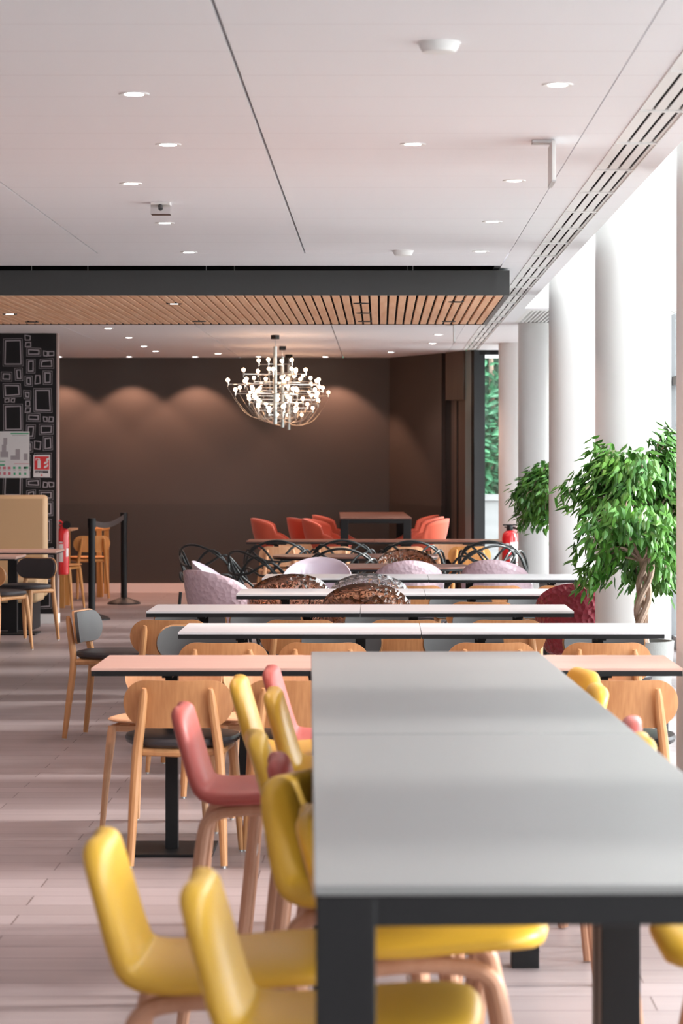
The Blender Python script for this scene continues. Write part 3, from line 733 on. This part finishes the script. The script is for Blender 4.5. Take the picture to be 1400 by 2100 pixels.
place('tub_lilacw', make_tub(lilac_white), 'glossy white-lilac armchair facing the camera at the brown oval table', (PX(645, 19.5), 19.62, 0), math.radians(172), gt)
place('tub_lilac', make_tub(lilac), 'lilac armchair seen from behind, in the middle of the fifth row', (PX(836, 19.2), 19.45, 0), math.radians(3), gt)
place('tub_lilac', make_tub(lilac), 'lilac armchair at the right of the fifth row, below the extinguisher', (PX(1022, 19.4), 19.6, 0), math.radians(-12), gt)
place('tub_burg', make_tub(burg, legm=chrome), 'burgundy shell armchair with a quilted back beside the wide column', (PX(1190, 15.85), 15.9, 0), math.radians(-6), gt)
ga = 'see-through shell armchairs'
place('tub_amber', make_tub(amber, legm=chrome), 'amber see-through armchair at the left behind the fourth row', (PX(592, 17.3), 17.2, 0), math.radians(8), ga)
place('tub_amber', make_tub(amber, legm=chrome), 'amber see-through armchair in the middle, above the third row', (PX(750, 15.85), 15.9, 0), math.radians(0), ga)
place('tub_clear', make_tub(smoke_clear, legm=chrome), 'clear glassy armchair just behind the middle amber one', (PX(757, 17.2), 17.25, 0), math.radians(0), ga)
place('tub_amber', make_tub(amber, legm=chrome), 'amber see-through armchair at the far brown oval table', (PX(832, 21.4), 21.5, 0), math.radians(180), ga)
go = 'orange counter armchairs'
mo = make_tub(orange, .64, .93, .028, oak_solid, rr_=.22, arch=.28)
for px, Y, r, l in ((567, 28.6, -90, 'orange armchair standing alone left of the far high table'), (640, 29.0, -70, 'orange armchair left of the far high table, first of the cluster'), (672, 28.4, -100, 'orange armchair closest to the left side of the far high table'), (690, 30.3, -90, 'rear orange armchair tucked against the left of the far high table'),
                  (868, 28.5, 90, 'frontmost orange armchair right of the far high table'), (858, 29.4, 90, 'middle orange armchair right of the far high table'), (850, 30.3, 90, 'rear orange armchair right of the far high table')):
    place('tub_orange', mo, l, (PX(px, Y), Y, 0), math.radians(r), go)

# ------------------------------------------------------------------ looped chairs
def make_loop():
    t = thing('looped_armchair', '', 'armchair')
    r0 = .25
    def ring(f, a0, a1, n=26, r=.0105, rf=lambda u: 1):
        pts = []
        for i in range(n+1):
            u = i/n; a = a0+(a1-a0)*u; q = math.radians(-90+a)
            R_ = r0*rf(a); pts.append((R_*math.cos(q)*1.08, R_*math.sin(q), f(a)))
        return pts
    A = lambda a: .45+.39*max(0, math.cos(math.radians(a)*.82))**.9
    B = lambda a: .45+.21*max(0, math.cos(math.radians(a*.75)))**.3+.12*math.exp(-((abs(a)-62)/26)**2)
    Cc = lambda a: .47+.33*math.exp(-((a-38)/42)**2)+.13*math.exp(-((a+62)/30)**2)
    Dd = lambda a: Cc(-a)
    for f, lim in ((A, 100), (B, 116), (Cc, 108), (Dd, 108)):
        MB().tube(ring(f, -lim, lim, rf=lambda a: 1+.12*abs(a)/110), .0105, 8).build('back_loop', loopm, t)
    seat_mesh(.46, .44, .435, .452, dome=-.004).build('seat', loopm, t)
    for sx in (-1, 1):
        for sy in (-1, 1): MB().tube([(sx*.2, sy*.18, .445), (sx*.225, sy*.215, 0)], [.014, .010], 8).build('leg', loopm, t)
    return t
for px, Y, r, l in ((437, 22.6, -40, 'black looped armchair at far left against the brown wall'), (540, 21.0, -50, 'black looped armchair left of the brown oval tables, nearer one'), (570, 23.8, 0, 'black looped armchair behind the left of the far oval table'),
                    (702, 23.9, 0, 'black looped armchair in the middle behind the far oval table'), (700, 21.65, 0, 'black looped armchair between the two oval tables'), (842, 23.7, 0, 'black looped armchair behind the right of the far oval table'), (985, 22.4, 30, 'black looped armchair right of the oval tables'), (1010, 23.6, -10, 'black looped armchair nearest the small extinguisher')):
    place('loop', make_loop, l, (PX(px, Y), Y, 0), math.radians(r), 'black looped armchairs')

# ------------------------------------------------------------------ left corner: booth, table, chairs
bo = thing('booth_bench', 'tall beige leather booth bench against the patterned wall', 'bench', (0, 0, 0))
BY = 25.1
MB().box(-6.2, PX(95, BY), BY, BY+.16, .28, 1.215).build('backrest', beige, bo, bevel=.035)
MB().box(-6.2, PX(92, BY), BY-.52, BY-.005, .25, .47).build('seat', beige, bo, bevel=.03)
MB().box(-6.2, PX(80, BY), BY-.45, BY+.1, 0, .25).build('plinth', black, bo)
def make_cafe():
    t = thing('cafe_table', '', 'table')
    MB().box(-.42, .42, -.32, .32, .725, .742).build('tabletop', top_rose, t); MB().box(-.41, .41, -.31, .31, .712, .725).build('edge_band', black, t)
    MB().box(-.04, .04, -.04, .04, .01, .70).build('pedestal', black, t); MB().box(-.22, .22, -.22, .22, 0, .012).build('base_plate', black, t)
    MB().box(-.15, .15, -.03, .03, .70, .712).build('top_bracket', black, t)
    return t
place('cafe', make_cafe, 'small table with a pinkish top in front of the beige booth', (PX(117, 23.9)-.42, 24.15, 0), 0, 'tables at the booth')
place('cafe', make_cafe, 'small table cut off by the left edge, lower of the two', (PX(30, 22.3)-.42, 22.7, 0), 0, 'tables at the booth')
chair('dark', PX(48, 23.1), 23.15, 150, 'chair with dark padded back turned to the camera beside the booth', 'dark padded chairs at the booth')
chair('dark', PX(2, 22.3), 22.0, -25, 'wooden chair cut off by the left edge of the photo, back to camera', 'dark padded chairs at the booth')

# poster and fire sign
po = thing('recycling_poster', 'white poster with grey photo and rows of red and green icons', 'poster', (0, PWY, 0))
def wq(mb, x0, y0, x1, y1, d):           # rectangle given by photo pixels on the partition
    X = lambda v: (v-VX)/217.6; Z = lambda v: HC+(VY-v)/217.6
    return mb.box(X(x0), X(x1), -d, -d+.004, Z(y1), Z(y0))
wq(MB(), -28, 885, 61.5, 980, .006).build('sheet', label_w, po, smooth=0)
mb = MB(); wq(mb, 23, 888, 60, 890.5, .0075); wq(mb, -28, 945.5, 12, 947, .0075); wq(mb, -28, 952, 11, 955, .0075); wq(mb, 50, 957, 59, 961, .0075)
for x_ in (31, 42, 53): wq(mb, x_-3, 957, x_+2, 961.5, .0075); wq(mb, x_-2, 969, x_+2, 974, .0075)
mb.build('green_print', sign_green, po, smooth=0)
mb = MB()
for x_ in (0, 10, 20): wq(mb, x_-3, 957, x_+3, 962, .0075); wq(mb, x_-2, 968, x_+3, 974, .0075)
wq(mb, 30, 950.5, 60, 951.5, .0075); mb.build('red_print', pink_ink, po, smooth=0)
mb = MB(); wq(mb, 33, 921, 42, 940, .0075); wq(mb, 23, 934, 42, 943, .0076); wq(mb, 8, 898, 16, 912, .0075); wq(mb, 5, 912, 14, 928, .0076); wq(mb, 2, 926, 18, 938, .0077); wq(mb, 50, 930, 58, 944, .0075)
for x_ in (0, 10, 20, 31, 42, 53): wq(mb, x_-3, 963.5, x_+3, 964.5, .0075)
wq(mb, 26, 892.5, 56, 893.5, .0075)
mb.build('grey_print', pale_ink, po, smooth=0)
fs_ = thing('extinguisher_sign', 'red and white extinguisher sign on the patterned wall', 'sign', (0, PWY, 0))
wq(MB(), 69.5, 933.5, 104, 978.5, .006).build('plate', label_w, fs_, smooth=0)
wq(MB(), 71.5, 936, 102, 963, .0075).build('red_panel', sign_red, fs_, smooth=0)
mb = MB(); wq(mb, 78, 944, 84.5, 960, .009); wq(mb, 79.5, 941, 83, 944, .009); wq(mb, 75, 939.5, 82, 941.2, .009); wq(mb, 74, 940, 75.4, 944.5, .009)
X = lambda v: (v-VX)/217.6; Z = lambda v: HC+(VY-v)/217.6
for fx, fy in ((91, 959), (91, 951), (95, 944)):
    pts = [(fx, fy), (fx+2, fy-4), (fx+6, fy-5), (fx+8, fy-10), (fx+9, fy-4), (fx+6, fy-1), (fx+2, fy+1)]
    n = len(pts); mb.add([(X(a), -.0085, Z(b)) for a, b in pts]+[(X(a), -.0075, Z(b)) for a, b in pts], [tuple(range(n))]+[(i, (i+1) % n, (i+1) % n+n, i+n) for i in range(n)])
mb.build('pictogram', label_w, fs_, smooth=0)
mb = MB(); wq(mb, 73, 965, 100, 970.5, .0075); mb.build('caption_bar', ink, fs_, smooth=0)
mb = MB()
for i, x_ in enumerate((74.5, 77.5, 80, 83.5, 87)): wq(mb, x_, 967, x_+1.6+.4*(i % 2), 969.3, .009)
mb.build('caption_text', label_w, fs_, smooth=0)
mb = MB(); wq(mb, 84.5, 973, 88.5, 976, .0075); mb.build('arrow', sign_red, fs_, smooth=0)

# ------------------------------------------------------------------ extinguishers
ex = thing('carbon_dioxide_extinguisher', 'red fire extinguisher with a black horn hanging beside the patterned wall', 'fire extinguisher', (PX(130, 25.8), 25.8, .455))
MB().lathe([(.045, 0), (.052, .01), (.054, .03), (.054, .38), (.048, .42), (.03, .45), (.018, .46)], 28).build('cylinder', red, ex)
MB().lathe([(.015, 0), (.015, .035)], 12, (0, 0, .46)).tube([(0, 0, .48), (-.03, -.01, .51), (-.055, -.01, .50)], .009, 8).tube([(0, 0, .47), (-.04, -.01, .465)], .008, 8).build('valve', red, ex)
MB().tube([(.0, 0, .475), (.02, -.01, .485), (.035, -.03, .475)], .008, 8).tube([(.035, -.0, .472), (.036, -.06, .470)], [.022, .038], 16).build('horn', black, ex)
mb = MB()
def cyl_patch(mb, r, a0, a1, z0, z1, n=8):
    vs = []; 
    for i in range(n+1):
        q = math.radians(a0+(a1-a0)*i/n); vs += [(r*math.cos(q), r*math.sin(q), z0), (r*math.cos(q), r*math.sin(q), z1)]
    mb.add(vs, [(2*i, 2*i+2, 2*i+3, 2*i+1) for i in range(n)]); return mb
cyl_patch(mb, .0548, -135, -85, .12, .22); cyl_patch(mb, .0548, -135, -85, .24, .29); cyl_patch(mb, .0548, -130, -90, .30, .312); cyl_patch(mb, .0548, -55, -25, .17, .25)
mb.build('label', label_w, ex, rec=False)
MB().box(-.09, -.03, -.02, .02, .18, .22).box(-.09, -.03, -.02, .02, .38, .40).build('wall_bracket', black, ex)
e2 = thing('powder_extinguisher', 'red fire extinguisher with a white label hung on the narrowest column', 'fire extinguisher', (PX(1045, 27.6), 27.6, .41))
e2.rotation_euler.z = math.radians(0)
MB().lathe([(.06, 0), (.076, .015), (.08, .04), (.08, .34), (.07, .385), (.045, .41), (.03, .415)], 32).build('cylinder', red, e2)
MB().lathe([(.032, 0), (.035, .02), (.03, .05)], 16, (0, 0, .415)).box(-.07, .07, -.014, .014, .465, .478).box(-.055, .055, -.012, .012, .445, .455).build('valve', black2, e2)
MB().tube(bezier([(.03, 0, .44), (.085, -.01, .42), (.094, 0, .33), (.092, 0, .15), (.085, 0, .08)], 6), .009, 8).build('hose', black, e2)
mb = MB(); cyl_patch(mb, .0808, -90, -10, .05, .30); cyl_patch(mb, .0808, -125, -95, .25, .29); mb.build('label', label_w, e2, rec=False)
mb = MB(); cyl_patch(mb, .0815, -92, -70, .17, .25); cyl_patch(mb, .0815, -50, -15, .085, .10); mb.build('label_print', sign_red, e2, rec=False)
MB().box(-.03, .12, .065, .10, .2, .24).build('wall_bracket', black, e2)

# ------------------------------------------------------------------ barrier posts
def make_post():
    t = thing('barrier_post', '', 'barrier post')
    MB().lathe([(.178, 0), (.178, .012), (.15, .03), (.06, .062), (.04, .07)], 40).build('base', black2, t)
    MB().lathe([(.034, .065), (.034, .90)], 24).build('post', black, t)
    MB().lathe([(.041, .885), (.041, .972), (.036, .977)], 24).build('belt_head', black2, t)
    return t
bp = (PX(188, 26.3), 26.3); bq = (PX(254, 29.2), 29.2)
place('post', make_post, 'black barrier post nearer the camera, beside the fire extinguisher', (*bp, 0), 0, 'black barrier posts')
place('post', make_post, 'black barrier post standing nearer the far brown wall', (*bq, 0), 0, 'black barrier posts')
mb = MB(); n = 14; vs = []
for i in range(n+1):
    u = i/n; x = bp[0]+(bq[0]-bp[0])*u; y = bp[1]+.04+(bq[1]-bp[1]-.08)*u; z = .93-.05*math.sin(PI*u)
    vs += [(x, y, z-.028), (x, y, z+.028), (x+.003, y, z-.028), (x+.003, y, z+.028)]
mb.add(vs, [f for i in range(n) for f in ((4*i, 4*i+4, 4*i+5, 4*i+1), (4*i+2, 4*i+3, 4*i+7, 4*i+6), (4*i+1, 4*i+5, 4*i+7, 4*i+3), (4*i, 4*i+2, 4*i+6, 4*i+4))])
tag(mb.build('barrier_belt', tape_m), 'dark webbing belt stretched between the two barrier posts', 'belt')

# ------------------------------------------------------------------ ficus trees
def ficus(loc, label, seed, R_, H0, H1, tilt, nl, lab_group):
    g = random.Random(seed); t = thing('potted_ficus', label, 'potted tree', loc, 0, lab_group)
    MB().lathe([(.12, .0), (.135, .02), (.14, .36), (.13, .37)], 36).build('stand', black, t)
    pt = MB().lathe([(.13, .37), (.15, .39), (.166, .60), (.168, .612), (.155, .612), (.15, .58)], 40).build('pot', pot_grey, t)
    MB().lathe([(.150, .57), (.150, .59)], 24).build('soil', soil, pt)
    mb = MB()
    for k in range(3):
        pts = []
        for i in range(25):
            u = i/24; a = 2*PI*k/3+u*9; rad = .022+.006*math.sin(u*PI); pts.append((rad*math.cos(a)+tilt*u*u*.05, rad*math.sin(a), .58+u*(H0+.28-.58)))
        mb.tube(pts, [.021-.006*(i/24) for i in range(25)], 8)
    tips = []
    zt = H0+.2
    for k in range(64):
        a = g.uniform(0, 2*PI); el = g.uniform(-.45, 1.3); l = g.uniform(.6, 1.0)*(1 if el > .15 else .72+.28*max(0, (el+.45)/.6))
        e = Vector((math.cos(a)*math.cos(el)*R_*l, math.sin(a)*math.cos(el)*R_*l, zt+.05+math.sin(el)*(H1-zt-.08)*l))
        m_ = Vector((e.x*.5, e.y*.5, zt+.04+(e.z-zt)*.65))
        d = Vector((e.x*1.12, e.y*1.12, e.z-.13*g.uniform(.4, 1.2)*(math.cos(el)**1.5)))
        pts = bezier([(0, 0, zt-.05), m_, e, d], 6); mb.tube(pts, [.007*(1-i/len(pts))+.0012 for i in range(len(pts))], 5); tips.append(pts)
    mb.build('trunk', bark, t)
    mb = MB()
    for i in range(nl):
        pts = g.choice(tips); u = g.uniform(.3, 1)**.8; k = min(len(pts)-2, int(u*(len(pts)-1)))
        p = pts[k]+Vector((g.gauss(0, .04), g.gauss(0, .04), g.gauss(0, .035))); o = Vector((p.x, p.y, 0))
        o = o.normalized() if o.length > .01 else Vector((1, 0, 0))
        drop = -g.uniform(.15, 1.6)*(1.0 if p.z < H1-.18 else .45)
        d = o*g.uniform(.2, 1.0)+Vector((g.uniform(-.6, .6), g.uniform(-.6, .6), drop))
        leaf(mb, p, d, Vector((o.x*.5+g.uniform(-.4, .4), o.y*.5+g.uniform(-.4, .4), 1)), g.uniform(.05, .085), g.uniform(.026, .042), .2)
    mb.build('leaves', leaf_m, t, smooth=0, rec=False)
    return t
ficus((1.33, 13.95, 0), 'large potted ficus tree in front of the widest column', 11, .41, .87, 1.75, 1, 4600, 'potted ficus trees')
ficus((PX(1150, 20.6), 20.6, 0), 'smaller looking potted ficus tree farther back, half behind a column', 23, .38, .97, 1.58, -1, 4000, 'potted ficus trees')
